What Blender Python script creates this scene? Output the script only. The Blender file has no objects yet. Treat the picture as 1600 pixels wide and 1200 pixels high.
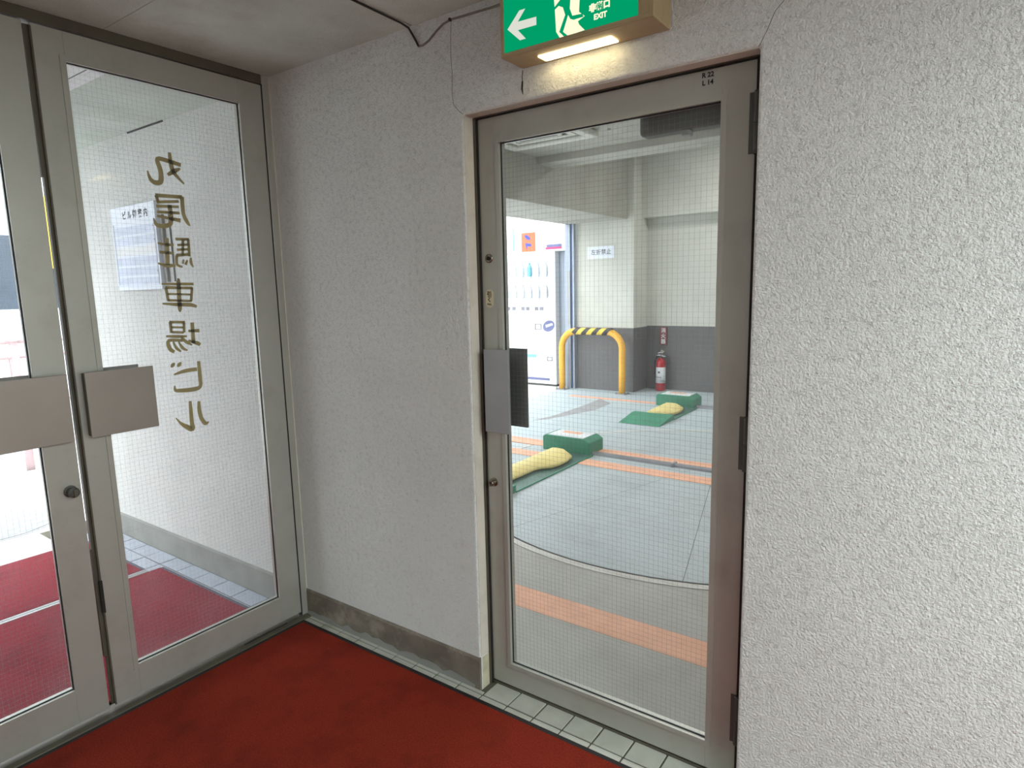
import bpy, bmesh, math, random
from mathutils import Vector, Matrix
random.seed(7)
C = bpy.context.scene.collection
SC = bpy.context.scene

# ------------------------------------------------------------------ camera
cam_d = bpy.data.cameras.new('camera'); cam = bpy.data.objects.new('camera', cam_d); C.objects.link(cam)
cam_d.sensor_width = 36.0; cam_d.lens = 985.996 / 1600 * 36.0; cam_d.clip_start = 0.02; cam_d.clip_end = 200
R_ = ((0.815718, 0.578002, -0.022752), (-0.068061, 0.134963, 0.98851), (-0.574432, 0.804797, -0.149431))
m = Matrix.Identity(4)
for i in range(3):
    m[i][0] = R_[0][i]; m[i][1] = R_[1][i]; m[i][2] = -R_[2][i]
m[0][3], m[1][3], m[2][3] = 2.40154, -1.68515, 1.48462
cam.matrix_world = m
SC.camera = cam

# ------------------------------------------------------------------ sky, lobby lamps, garage fill, exposure
W = bpy.data.worlds.new('overcast_sky'); SC.world = W; W.use_nodes = True
bg = W.node_tree.nodes['Background']; bg.inputs[0].default_value = (0.93, 0.97, 1.0, 1); bg.inputs[1].default_value = 2.3
SC.view_settings.view_transform = 'Standard'; SC.view_settings.look = 'None'; SC.view_settings.gamma = 1
SC.view_settings.use_curve_mapping = False
EXPO = 1.75
SC.view_settings.exposure = EXPO
EM = 1.0 / 2 ** EXPO

def area(name, loc, size, power, col=(1, 1, 1), rot=(0, 0, 0)):
    d = bpy.data.lights.new(name, 'AREA'); d.shape = 'RECTANGLE'; d.size = size[0]; d.size_y = size[1]
    d.energy = power; d.color = col
    o = bpy.data.objects.new(name, d); C.objects.link(o); o.location = loc; o.rotation_euler = rot
    return o
area('lobby_lamp', (4.1, -1.15, 2.33), (0.35, 1.3), 38, (0.88, 1.0, 1.02))
area('lobby_lamp_rear', (3.6, -3.1, 2.33), (1.3, 0.35), 9, (0.88, 1.0, 1.02))
area('garage_fill', (0.9, 2.3, 2.80), (1.3, 0.3), 13, (1.0, 0.975, 0.96))  # added fill light, no fixture seen, brightens the garage floor
area('garage_fill_rear', (0.9, 5.6, 3.30), (1.3, 0.3), 17, (1.0, 0.975, 0.96))  # second added fill, lifts the rear bay

# ------------------------------------------------------------------ materials
def lin(c):
    out = []
    for v in c[:3]:
        v /= 255.0
        out.append(v / 12.92 if v <= 0.04045 else ((v + 0.055) / 1.055) ** 2.4)
    return tuple(out) + (1.0,)

def mat(name, col, rough=0.6, metal=0.0, var=0.10, vscale=6.0, bump=0.0, bscale=60.0, spec=0.5, dirt=None, dscale=3.0, damt=0.4):
    M = bpy.data.materials.new(name); M.use_nodes = True
    nt = M.node_tree; N = nt.nodes; L = nt.links
    b = N['Principled BSDF']; b.inputs['Roughness'].default_value = rough; b.inputs['Metallic'].default_value = metal
    b.inputs['Specular IOR Level'].default_value = spec
    tc = N.new('ShaderNodeTexCoord')
    nz = N.new('ShaderNodeTexNoise'); nz.inputs['Scale'].default_value = vscale; nz.inputs['Detail'].default_value = 5
    L.new(tc.outputs['Object'], nz.inputs['Vector'])
    mr = N.new('ShaderNodeMapRange'); mr.inputs[1].default_value = 0.3; mr.inputs[2].default_value = 0.7
    mr.inputs[3].default_value = 1 - var; mr.inputs[4].default_value = 1 + var
    L.new(nz.outputs['Fac'], mr.inputs['Value'])
    mx = N.new('ShaderNodeMix'); mx.data_type = 'RGBA'; mx.blend_type = 'MULTIPLY'; mx.inputs['Factor'].default_value = 1
    mx.inputs['A'].default_value = lin(col); L.new(mr.outputs['Result'], mx.inputs['B'])
    out = mx.outputs['Result']
    if dirt:
        n2 = N.new('ShaderNodeTexNoise'); n2.inputs['Scale'].default_value = dscale; n2.inputs['Detail'].default_value = 8
        n2.inputs['Roughness'].default_value = 0.7
        L.new(tc.outputs['Object'], n2.inputs['Vector'])
        m2 = N.new('ShaderNodeMapRange'); m2.inputs[1].default_value = 0.5; m2.inputs[2].default_value = 0.75
        m2.inputs[3].default_value = 0; m2.inputs[4].default_value = damt
        L.new(n2.outputs['Fac'], m2.inputs['Value'])
        x2 = N.new('ShaderNodeMix'); x2.data_type = 'RGBA'; x2.inputs['B'].default_value = lin(dirt)
        L.new(m2.outputs['Result'], x2.inputs['Factor']); L.new(out, x2.inputs['A']); out = x2.outputs['Result']
    L.new(out, b.inputs['Base Color'])
    if bump:
        n3 = N.new('ShaderNodeTexNoise'); n3.inputs['Scale'].default_value = bscale; n3.inputs['Detail'].default_value = 6
        L.new(tc.outputs['Object'], n3.inputs['Vector'])
        bp = N.new('ShaderNodeBump'); bp.inputs['Strength'].default_value = bump; bp.inputs['Distance'].default_value = 0.004
        L.new(n3.outputs['Fac'], bp.inputs['Height']); L.new(bp.outputs['Normal'], b.inputs['Normal'])
    return M

def emit(name, col, strength):
    M = bpy.data.materials.new(name); M.use_nodes = True
    nt = M.node_tree; nt.nodes.remove(nt.nodes['Principled BSDF'])
    e = nt.nodes.new('ShaderNodeEmission'); e.inputs[0].default_value = lin(col); e.inputs[1].default_value = strength
    nt.links.new(e.outputs[0], nt.nodes['Material Output'].inputs[0])
    return M

def stucco(name, col, coarse, strength):
    """sprayed plaster: flattened pads with thin creases between them"""
    M = mat(name, col, rough=0.75, var=0.05, vscale=2.0, spec=0.3, dirt=(160, 157, 146), dscale=1.1, damt=0.2)
    nt = M.node_tree; N = nt.nodes; L = nt.links; b = N['Principled BSDF']
    tc = N.new('ShaderNodeTexCoord')
    def noise(scale, detail, rough=0.5, dist=0.0):
        n = N.new('ShaderNodeTexNoise'); n.inputs['Scale'].default_value = scale; n.inputs['Detail'].default_value = detail
        n.inputs['Roughness'].default_value = rough; n.inputs['Distortion'].default_value = dist
        L.new(tc.outputs['Object'], n.inputs['Vector']); return n.outputs['Fac']
    def math_(op, a, b):
        n = N.new('ShaderNodeMath'); n.operation = op
        for k, v in ((0, a), (1, b)):
            if isinstance(v, (int, float)): n.inputs[k].default_value = v
            else: L.new(v, n.inputs[k])
        return n.outputs[0]
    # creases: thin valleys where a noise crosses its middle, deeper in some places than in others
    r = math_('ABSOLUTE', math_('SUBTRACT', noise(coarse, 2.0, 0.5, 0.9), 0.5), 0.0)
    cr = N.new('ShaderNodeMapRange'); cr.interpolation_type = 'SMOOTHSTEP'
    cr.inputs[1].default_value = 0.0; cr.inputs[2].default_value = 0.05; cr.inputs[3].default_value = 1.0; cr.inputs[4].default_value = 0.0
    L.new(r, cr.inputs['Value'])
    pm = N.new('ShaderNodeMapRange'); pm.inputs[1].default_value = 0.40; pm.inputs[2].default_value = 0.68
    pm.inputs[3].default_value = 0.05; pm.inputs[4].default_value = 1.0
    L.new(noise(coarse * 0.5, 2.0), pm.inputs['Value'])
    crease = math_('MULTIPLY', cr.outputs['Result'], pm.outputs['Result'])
    lumps = math_('MULTIPLY', noise(coarse * 1.3, 2.5, 0.55), 1.5)
    h = math_('SUBTRACT', lumps, math_('MULTIPLY', crease, 0.55))
    bp = N.new('ShaderNodeBump'); bp.inputs['Strength'].default_value = strength; bp.inputs['Distance'].default_value = 0.0034
    L.new(h, bp.inputs['Height']); L.new(bp.outputs['Normal'], b.inputs['Normal'])
    # base colour darkened along the creases, standing in for their shade
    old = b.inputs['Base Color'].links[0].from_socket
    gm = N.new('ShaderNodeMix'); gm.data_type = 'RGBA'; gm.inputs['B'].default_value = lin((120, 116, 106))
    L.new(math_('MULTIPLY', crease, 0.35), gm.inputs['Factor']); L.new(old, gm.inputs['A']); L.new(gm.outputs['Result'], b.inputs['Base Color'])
    return M

def glass(name, dust):
    M = bpy.data.materials.new(name); M.use_nodes = True
    nt = M.node_tree; N = nt.nodes; L = nt.links; N.remove(N['Principled BSDF'])
    tr = N.new('ShaderNodeBsdfTransparent'); tr.inputs[0].default_value = (0.94, 0.955, 0.955, 1)
    gl = N.new('ShaderNodeBsdfGlossy'); gl.inputs['Roughness'].default_value = 0.03
    fr = N.new('ShaderNodeFresnel'); fr.inputs[0].default_value = 1.45
    ge = N.new('ShaderNodeNewGeometry'); fm = N.new('ShaderNodeMath'); fm.operation = 'SUBTRACT'; fm.use_clamp = True
    L.new(fr.outputs[0], fm.inputs[0]); L.new(ge.outputs['Backfacing'], fm.inputs[1])
    m1 = N.new('ShaderNodeMixShader'); L.new(fm.outputs[0], m1.inputs[0]); L.new(tr.outputs[0], m1.inputs[1]); L.new(gl.outputs[0], m1.inputs[2])
    df = N.new('ShaderNodeBsdfDiffuse'); df.inputs[0].default_value = (0.8, 0.82, 0.84, 1)
    tl = N.new('ShaderNodeBsdfTranslucent'); tl.inputs[0].default_value = (0.8, 0.82, 0.84, 1)
    m0 = N.new('ShaderNodeMixShader'); m0.inputs[0].default_value = 0.5; L.new(df.outputs[0], m0.inputs[1]); L.new(tl.outputs[0], m0.inputs[2])
    tc = N.new('ShaderNodeTexCoord'); nz = N.new('ShaderNodeTexNoise'); nz.inputs['Scale'].default_value = 5; nz.inputs['Detail'].default_value = 9
    L.new(tc.outputs['Object'], nz.inputs['Vector'])
    mr = N.new('ShaderNodeMapRange'); mr.inputs[1].default_value = 0.35; mr.inputs[2].default_value = 0.8
    mr.inputs[3].default_value = dust * 0.6; mr.inputs[4].default_value = dust * 1.8
    L.new(nz.outputs['Fac'], mr.inputs['Value'])
    m2 = N.new('ShaderNodeMixShader'); L.new(mr.outputs['Result'], m2.inputs[0]); L.new(m1.outputs[0], m2.inputs[1]); L.new(m0.outputs[0], m2.inputs[2])
    L.new(m2.outputs[0], N['Material Output'].inputs[0])
    return M

def carpet_mat(name, col):
    M = mat(name, col, rough=0.95, var=0.35, vscale=220, bump=0.8, bscale=260, spec=0.1, dirt=tuple(int(c * 0.72) for c in col), dscale=3.5, damt=0.8)
    return M

MT = dict(
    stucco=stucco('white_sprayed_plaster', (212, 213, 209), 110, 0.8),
    plaster=mat('painted_plaster', (203, 197, 184), 0.7, var=0.08, bump=0.2, bscale=90, dirt=(120, 108, 88), dscale=7, damt=0.35),
    ceil=mat('ceiling_board', (196, 206, 197), 0.85, var=0.10, vscale=3, bump=0.6, bscale=150, dirt=(150, 140, 122), dscale=2.2, damt=0.45),
    alu=mat('beige_aluminium', (178, 177, 168), 0.38, 0.4, var=0.04, vscale=4, dirt=(128, 116, 98), dscale=6, damt=0.25),
    alu_dark=mat('grimy_aluminium', (92, 87, 74), 0.5, 0.3, var=0.15, vscale=9),
    steel=mat('brushed_steel_plate', (158, 150, 142), 0.42, 0.6, var=0.08, vscale=3),
    lightsteel=mat('pale_aluminium_plate', (160, 160, 160), 0.45, 0.6, var=0.05),
    chrome=mat('worn_chrome', (150, 142, 128), 0.25, 0.95, var=0.1),
    black=mat('black_rubber', (22, 20, 18), 0.7, var=0.2),
    gasket=mat('black_gasket', (26, 27, 28), 0.6, var=0.1),
    dark=mat('dark_gap', (30, 27, 22), 0.8, var=0.3, vscale=20),
    wire=mat('grey_wire', (122, 125, 128), 0.5, 0.2, var=0.0),
    carpet=carpet_mat('red_carpet', (124, 40, 25)),
    carpet2=carpet_mat('red_outdoor_mat', (134, 40, 52)),
    matedge=mat('grey_blue_mat_edge', (74, 78, 92), 0.8),
    tile=mat('pale_floor_tile', (174, 173, 162), 0.35, var=0.08, vscale=14, bump=0.1, bscale=120, dirt=(140, 136, 116), dscale=9, damt=0.4),
    tile2=mat('grey_blue_porch_tile', (170, 176, 188), 0.45, var=0.06, vscale=14),
    grout=mat('dirty_grout', (84, 82, 66), 0.9, var=0.2, vscale=12),
    basebd=mat('cement_baseboard', (112, 104, 92), 0.8, var=0.25, vscale=9, bump=0.4, bscale=60, dirt=(164, 158, 142), dscale=7, damt=0.85),
    basebd2=mat('pale_cement_baseboard', (138, 138, 132), 0.8, var=0.12, vscale=7, bump=0.3, bscale=50),
    cream=mat('chipped_cream_plaster', (186, 178, 152), 0.8, var=0.15, vscale=25, bump=0.5, bscale=60),
    gold=mat('gold_lettering', (176, 156, 98), 0.5, 0.0, var=0.12, vscale=20),
    ink=mat('black_ink', (24, 24, 26), 0.7, var=0.0),
    ivory=mat('ivory_plastic', (206, 198, 166), 0.4, var=0.05),
    brownink=mat('dark_brown_ink', (64, 54, 30), 0.6, var=0.0),
    signcase=mat('yellowed_sign_case', (168, 148, 112), 0.5, var=0.08, dirt=(120, 96, 60), dscale=6, damt=0.4),
    white=mat('white_paint', (226, 228, 228), 0.6, var=0.04),
    whiteboard=mat('white_sign_board', (222, 228, 238), 0.4, var=0.03),
    blurblue=mat('pale_blue_print', (202, 210, 228), 0.5, var=0.10, vscale=18),
    gwall=mat('garage_wall_paint', (206, 206, 196), 0.75, var=0.04, vscale=1.5, bump=0.15, bscale=60, dirt=(168, 164, 150), dscale=0.9, damt=0.45),
    gbeam=mat('garage_beam_paint', (176, 174, 164), 0.8, var=0.06, vscale=1.5, dirt=(130, 126, 116), dscale=1.2, damt=0.5),
    wains=mat('dark_grey_wainscot', (98, 96, 96), 0.6, var=0.08, vscale=3, bump=0.1),
    conc=mat('garage_concrete', (168, 167, 160), 0.7, var=0.08, vscale=3, bump=0.2, bscale=80, dirt=(136, 132, 126), dscale=2.2, damt=0.5),
    gfloor=mat('pale_blue_floor_paint', (176, 188, 192), 0.55, var=0.05, vscale=2, dirt=(150, 156, 160), dscale=1.6, damt=0.5),
    rim=mat('pale_steel_rim', (196, 194, 186), 0.5, var=0.08),
    orange=mat('orange_floor_paint', (230, 172, 140), 0.7, var=0.06, vscale=9, dirt=(176, 140, 116), dscale=14, damt=0.35),
    green=mat('green_painted_steel', (44, 132, 100), 0.5, var=0.10, vscale=9, dirt=(30, 84, 70), dscale=4, damt=0.4),
    greend=mat('dark_green_steel', (66, 104, 94), 0.5, 0.2, var=0.18, vscale=12),
    yellow=mat('yellow_flap_paint', (230, 212, 138), 0.6, var=0.06, vscale=9, dirt=(168, 140, 90), dscale=12, damt=0.3),
    gyellow=mat('yellow_pipe_paint', (240, 178, 58), 0.4, var=0.05),
    tapey=mat('yellow_tape', (232, 200, 70), 0.5, var=0.05),
    tapek=mat('black_tape', (48, 46, 46), 0.5, var=0.1),
    greypipe=mat('grey_steel_pipe', (140, 142, 146), 0.45, 0.4, var=0.1),
    red=mat('red_enamel', (176, 26, 40), 0.35, var=0.05),
    redsign=mat('dull_red_sign', (122, 56, 62), 0.6, var=0.08),
    extlabel=mat('white_label', (216, 218, 220), 0.5, var=0.05, vscale=30),
    guide=mat('blue_grey_shutter_rail', (160, 168, 180), 0.45, 0.3, var=0.06),
    guided=mat('dark_blue_slot', (52, 86, 128), 0.6, var=0.05),
    acwhite=mat('off_white_plastic', (208, 206, 196), 0.5, var=0.04),
    closer=mat('dark_grey_metal', (84, 84, 80), 0.5, 0.4, var=0.08),
    pave=mat('pale_pavement', (206, 206, 204), 0.8, var=0.05, vscale=2, bump=0.2),
    asphalt=mat('grey_asphalt', (150, 150, 150), 0.9, var=0.08, vscale=20),
    facade=mat('pale_facade', (214, 218, 222), 0.7, var=0.03),
    fglass=mat('dark_window_glass', (70, 80, 92), 0.2, var=0.15, vscale=2),
    fence=mat('pale_pink_fence_paint', (206, 176, 178), 0.5, var=0.05),
    vmwhite=mat('white_machine_panel', (236, 238, 240), 0.35, var=0.02),
    salmon=mat('salmon_print', (236, 112, 72), 0.5, var=0.05),
    blueink=mat('blue_print', (60, 80, 190), 0.5, var=0.05),
    magenta=mat('magenta_print', (214, 60, 120), 0.5, var=0.05),
    violet=mat('violet_print', (104, 108, 150), 0.5, var=0.1),
    cyan=mat('cyan_print', (120, 190, 210), 0.5, var=0.1),
    greyprint=mat('grey_print', (130, 128, 140), 0.5, var=0.15),
    yellowsign=mat('yellow_board', (236, 186, 40), 0.5, var=0.04),
    cable=mat('painted_cable', (124, 120, 108), 0.7, var=0.15, vscale=20),
    cabled=mat('dark_cable', (40, 37, 30), 0.7, var=0.2, vscale=20),
    exgreen=emit('lit_green_panel', (0, 158, 104), 1.0 * EM),
    exwhite=emit('lit_cream_panel', (255, 250, 214), 1.05 * EM),
    exarrow=emit('lit_white_arrow', (226, 228, 216), 0.95 * EM),
    exlamp=emit('lit_lamp_diffuser', (255, 232, 176), 9.0 * EM),
)
MT['glass'] = glass('wired_glass', 0.05)
MT['glassl'] = glass('dusty_wired_glass', 0.04)

# ------------------------------------------------------------------ mesh helpers
class MB:
    def __init__(s): s.bm = bmesh.new()
    def box(s, x0, x1, y0, y1, z0, z1):
        x0, x1 = min(x0, x1), max(x0, x1); y0, y1 = min(y0, y1), max(y0, y1); z0, z1 = min(z0, z1), max(z0, z1)
        v = [s.bm.verts.new(p) for p in ((x0,y0,z0),(x1,y0,z0),(x1,y1,z0),(x0,y1,z0),(x0,y0,z1),(x1,y0,z1),(x1,y1,z1),(x0,y1,z1))]
        for f in ((3,2,1,0),(4,5,6,7),(0,1,5,4),(1,2,6,5),(2,3,7,6),(3,0,4,7)): s.bm.faces.new([v[i] for i in f])
        return s
    def prism(s, pts, axis, a, b):
        """polygon pts (2D) extruded along axis from a to b; axis x: pts=(y,z), y: (x,z), z: (x,y)"""
        def P(p, t):
            return {'x': (t, p[0], p[1]), 'y': (p[0], t, p[1]), 'z': (p[0], p[1], t)}[axis]
        A = [s.bm.verts.new(P(p, a)) for p in pts]; B = [s.bm.verts.new(P(p, b)) for p in pts]
        s.bm.faces.new(A[::-1]); s.bm.faces.new(B)
        n = len(pts)
        for i in range(n): s.bm.faces.new((A[i], A[(i+1) % n], B[(i+1) % n], B[i]))
        return s
    def tube(s, path, r, seg=10, closed_ends=True):
        path = [Vector(p) for p in path]; n = len(path)
        rs = r if isinstance(r, (list, tuple)) else [r] * n
        rings = []; up = None
        for i, p in enumerate(path):
            d = (path[min(i+1, n-1)] - path[max(i-1, 0)]).normalized()
            if up is None:
                up = Vector((0, 0, 1)) if abs(d.z) < 0.9 else Vector((1, 0, 0))
            u = d.cross(up).normalized(); w = u.cross(d).normalized(); up = w
            rings.append([s.bm.verts.new(p + (u * math.cos(t) + w * math.sin(t)) * rs[i]) for t in [2*math.pi*k/seg for k in range(seg)]])
        for i in range(n-1):
            for k in range(seg):
                s.bm.faces.new((rings[i][k], rings[i][(k+1) % seg], rings[i+1][(k+1) % seg], rings[i+1][k]))
        if closed_ends:
            s.bm.faces.new(rings[0][::-1]); s.bm.faces.new(rings[-1])
        return s
    def lathe(s, prof, c, axis='z', seg=24):
        """prof: (r, h) list along axis from point c"""
        c = Vector(c); rings = []
        for r, h in prof:
            ring = []
            for k in range(seg):
                t = 2*math.pi*k/seg; a, b = r*math.cos(t), r*math.sin(t)
                ring.append(s.bm.verts.new(c + Vector({'z': (a, b, h), 'y': (a, h, b), 'x': (h, a, b)}[axis])))
            rings.append(ring)
        for i in range(len(rings)-1):
            for k in range(seg): s.bm.faces.new((rings[i][k], rings[i][(k+1) % seg], rings[i+1][(k+1) % seg], rings[i+1][k]))
        s.bm.faces.new(rings[0][::-1]); s.bm.faces.new(rings[-1])
        return s
    def poly(s, pts):
        s.bm.faces.new([s.bm.verts.new(p) for p in pts]); return s
    def build(s, name, material, parent=None, bevel=0, smooth=False, seg=2):
        bmesh.ops.recalc_face_normals(s.bm, faces=s.bm.faces)
        me = bpy.data.meshes.new(name); s.bm.to_mesh(me); s.bm.free()
        o = bpy.data.objects.new(name, me); C.objects.link(o)
        me.materials.append(MT[material] if isinstance(material, str) else material)
        if parent is not None:
            o.parent = parent; o.matrix_parent_inverse = Matrix.Identity(4)
            o.location = -world(parent)
        if smooth:
            for p in me.polygons: p.use_smooth = True
        if bevel:
            b = o.modifiers.new('bevel', 'BEVEL'); b.width = bevel; b.segments = seg; b.limit_method = 'ANGLE'; b.angle_limit = 0.6
        return o

def world(o):
    v = Vector((0, 0, 0))
    while o is not None: v += o.location; o = o.parent
    return v

def tag(o, label=None, cat=None, group=None, kind=None):
    if label: o['label'] = label
    if cat: o['category'] = cat
    if group: o['group'] = group
    if kind: o['kind'] = kind
    return o
def empty(name, loc, label=None, cat=None, group=None, kind=None):
    o = bpy.data.objects.new(name, None); C.objects.link(o); o.location = loc; o.empty_display_size = 0.05
    return tag(o, label, cat, group, kind)
def struct(o, label): return tag(o, label, None, None, 'structure')

def text(name, body, size, origin, right, up, material, parent, offset=0.0, extrude=0.0003, align='CENTER', spacing=1.0):
    """flat lettering as a mesh; right/up are world unit vectors of the text plane"""
    cu = bpy.data.curves.new(name, 'FONT'); cu.body = body; cu.size = size; cu.offset = offset; cu.extrude = extrude
    cu.align_x = align; cu.align_y = 'CENTER'; cu.space_character = spacing; cu.resolution_u = 3
    tmp = bpy.data.objects.new(name, cu); C.objects.link(tmp)
    dg = bpy.context.evaluated_depsgraph_get(); dg.update()
    me = bpy.data.meshes.new_from_object(tmp.evaluated_get(dg), depsgraph=dg)
    C.objects.unlink(tmp); bpy.data.objects.remove(tmp)
    r, u = Vector(right), Vector(up); n = r.cross(u)
    M = Matrix(((r.x, u.x, n.x, origin[0]), (r.y, u.y, n.y, origin[1]), (r.z, u.z, n.z, origin[2]), (0, 0, 0, 1)))
    me.transform(M); me.name = name
    me.materials.clear(); me.materials.append(MT[material])
    o = bpy.data.objects.new(name, me); C.objects.link(o)
    if parent is not None: o.parent = parent; o.location = -world(parent)
    return o

def clip(poly, nx, ny, d):
    """keep the part of a convex polygon with nx*x+ny*y <= d"""
    out = []
    for i in range(len(poly)):
        a, b = poly[i], poly[(i+1) % len(poly)]
        da, db = nx*a[0]+ny*a[1]-d, nx*b[0]+ny*b[1]-d
        if da <= 0: out.append(a)
        if da * db < 0:
            t = da/(da-db); out.append((a[0]+(b[0]-a[0])*t, a[1]+(b[1]-a[1])*t))
    return out

# ================================================================== SETTING
H = 2.370
X1, X2, ZT = 1.025, 1.958, 2.05
# back wall (lobby / porch side to garage), one slab with the door opening
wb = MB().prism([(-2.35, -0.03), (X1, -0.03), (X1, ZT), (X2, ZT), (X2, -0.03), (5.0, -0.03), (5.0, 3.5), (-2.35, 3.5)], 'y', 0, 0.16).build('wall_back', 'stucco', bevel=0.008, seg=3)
struct(wb, 'white sprayed plaster wall with the garage door in it')
crk = MB().tube([(0.991, 0, 2.345), (0.986, 0, 2.30), (0.984, 0, 2.24), (0.987, 0, 2.19), (0.983, 0, 2.12), (0.990, 0, 2.085), (1.012, 0, 2.062), (1.027, 0, 2.052)], 0.0007, 5)
crk.build('hairline_crack', 'dark', wb)
MB().tube([(1.266, 0, 2.137), (1.263, 0, 2.12), (1.264, 0, 2.105)], 0.0014, 5).tube([(1.264, 0, 2.106), (1.262, 0, 2.085), (1.265, 0, 2.068)], [0.003, 0.0035, 0.001], 5).build('rust_crack', 'dark', wb)
MB().tube([(1.956, 0, 2.05), (1.975, 0, 2.085), (1.99, 0, 2.12), (2.03, 0, 2.16), (2.04, 0, 2.20)], 0.0007, 4).build('hairline_crack', 'grout', wb)
MB().box(X1-0.004, X1+0.0015, 0.012, 0.052, -0.002, 0.125).build('chipped_corner_patch', 'cream', wb, bevel=0.002)
# painted smooth reveal round the door opening
MB().box(X1-0.002, X1+0.0012, 0.006, 0.050, 0.13, ZT-0.002).build('door_reveal', 'plaster', wb)
MB().box(X1, X2, 0.006, 0.050, ZT-0.0012, ZT+0.002).build('door_reveal', 'plaster', wb)

# lobby shell
flo = struct(MB().box(-0.04, 5.0, -4.0, 0.16, -0.08, -0.004).build('floor', 'grout'), 'lobby floor under carpet and tiles')
cl = struct(MB().box(-0.04, 5.0, -4.0, 0.0, H+0.016, H+0.1).build('ceiling', 'dark'), 'lobby ceiling with flat boards')
xs = [0.0, 0.817, 1.73, 2.64, 3.55, 4.46, 5.0]; ys = [0.0, -0.62, -1.53, -2.44, -3.35, -4.0]
for i in range(len(xs)-1):
    for j in range(len(ys)-1):
        g = 0.004 if i else 0.0035
        MB().box(xs[i]+(g if i else 0), xs[i+1]-g, ys[j+1]+0.001, ys[j]-(0.001 if j else 0), H, H+0.016).build('ceiling_board', 'ceil', cl)
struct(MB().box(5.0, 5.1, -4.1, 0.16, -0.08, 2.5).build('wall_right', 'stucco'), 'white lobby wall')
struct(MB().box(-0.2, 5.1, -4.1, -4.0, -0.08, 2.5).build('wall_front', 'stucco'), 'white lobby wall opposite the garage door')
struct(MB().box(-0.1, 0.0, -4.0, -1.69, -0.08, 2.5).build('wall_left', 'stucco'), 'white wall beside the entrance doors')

# tiles of the lobby floor
tile_me = None
def tiles(x0, y0, nx, ny, px, py, g, parent, xmax=9, ymax=9, m='tile'):
    for i in range(nx):
        for j in range(ny):
            a, b = x0+i*px, y0+j*py
            MB().box(a+g/2, min(a+px-g/2, xmax), b+g/2, min(b+py-g/2, ymax), -0.012, random.uniform(-0.0006, 0.0006)).build('floor_tile', m, parent, bevel=0.0015, seg=1)
tiles(0.934-8*0.1135, -0.133, 19, 1, 0.1135, 0.1115, 0.006, flo)
tiles(1.048, -0.0215, 8, 1, 0.1135, 0.105, 0.006, flo)
# sliver row between the first tiles and the baseboard
for i in range(9):
    a = 0.934-8*0.1135+i*0.1135
    MB().box(a+0.003, a+0.1105, -0.0205, -0.006, -0.012, -0.0005).build('floor_tile', 'tile', flo)

# baseboards
struct(MB().prism([(-0.006, -0.004), (0.004, -0.004), (0.004, 0.128), (-0.003, 0.128), (-0.006, 0.118)], 'x', 0.0, X1+0.001).build('baseboard_back', 'basebd'), 'stained grey cement baseboard under the short lobby wall')
struct(MB().prism([(-0.008, -0.02), (0.004, -0.02), (0.004, 0.135), (-0.003, 0.135), (-0.008, 0.125)], 'x', -2.34, -0.04).build('baseboard_porch', 'basebd2'), 'pale cement baseboard along the porch wall')

random.seed(3)
wt = [(x*0.04, 0.020+random.uniform(-0.008, 0.016)) for x in range(26)]
MB().prism([(0.0, -0.003), (1.0, -0.003)] + wt[::-1], 'y', -0.0072, -0.0055).build('worn_strip', 'basebd2', bpy.data.objects['baseboard_back'])
# ------------------------------------------------------------------ porch outside the glass doors
pf = struct(MB().box(-2.35, -0.04, -3.2, 0.0, -0.08, -0.004).build('floor_porch', 'grout'), 'porch floor of small pale tiles')
tiles(-0.298-0.1765*11+0.1765, -0.31, 12, 3, 0.1765, 0.1, 0.006, pf, xmax=-0.042, ymax=-0.009, m='tile2')
MB().box(-2.35, -1.93, -3.2, -0.31, -0.004, 0.001).build('pale_step_edge', 'pave', pf)
pc = struct(MB().box(-2.35, -0.04, -3.2, 0.0, 2.365, 2.5).build('ceiling_porch', 'dark'), 'porch ceiling')
for a, b in ((-2.35, -1.302), (-1.298, -0.04)):
    MB().box(a, b, -0.47, 0.0, 2.345, 2.365).build('ceiling_board', 'ceil', pc)
    MB().box(a, b, -3.2, -0.512, 2.345, 2.365).build('ceiling_board', 'white', pc)
MB().box(-2.35, -0.04, -0.512, -0.47, 2.340, 2.365).build('ceiling_strip', 'white', pc)
MB().box(-2.35, -0.04, -0.53, -0.524, 2.3445, 2.346).build('ceiling_joint', 'closer', pc)
MB().box(-1.25, -0.88, -0.006, 0.0, 2.338, 2.3455).build('open_joint', 'dark', pc)
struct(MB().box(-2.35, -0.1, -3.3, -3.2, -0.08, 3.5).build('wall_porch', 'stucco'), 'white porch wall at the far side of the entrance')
struct(MB().box(-2.35, 5.1, -4.1, 0.16, 2.52, 3.5).build('trim_1', 'gwall'), 'solid building mass above lobby and porch')

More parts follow.
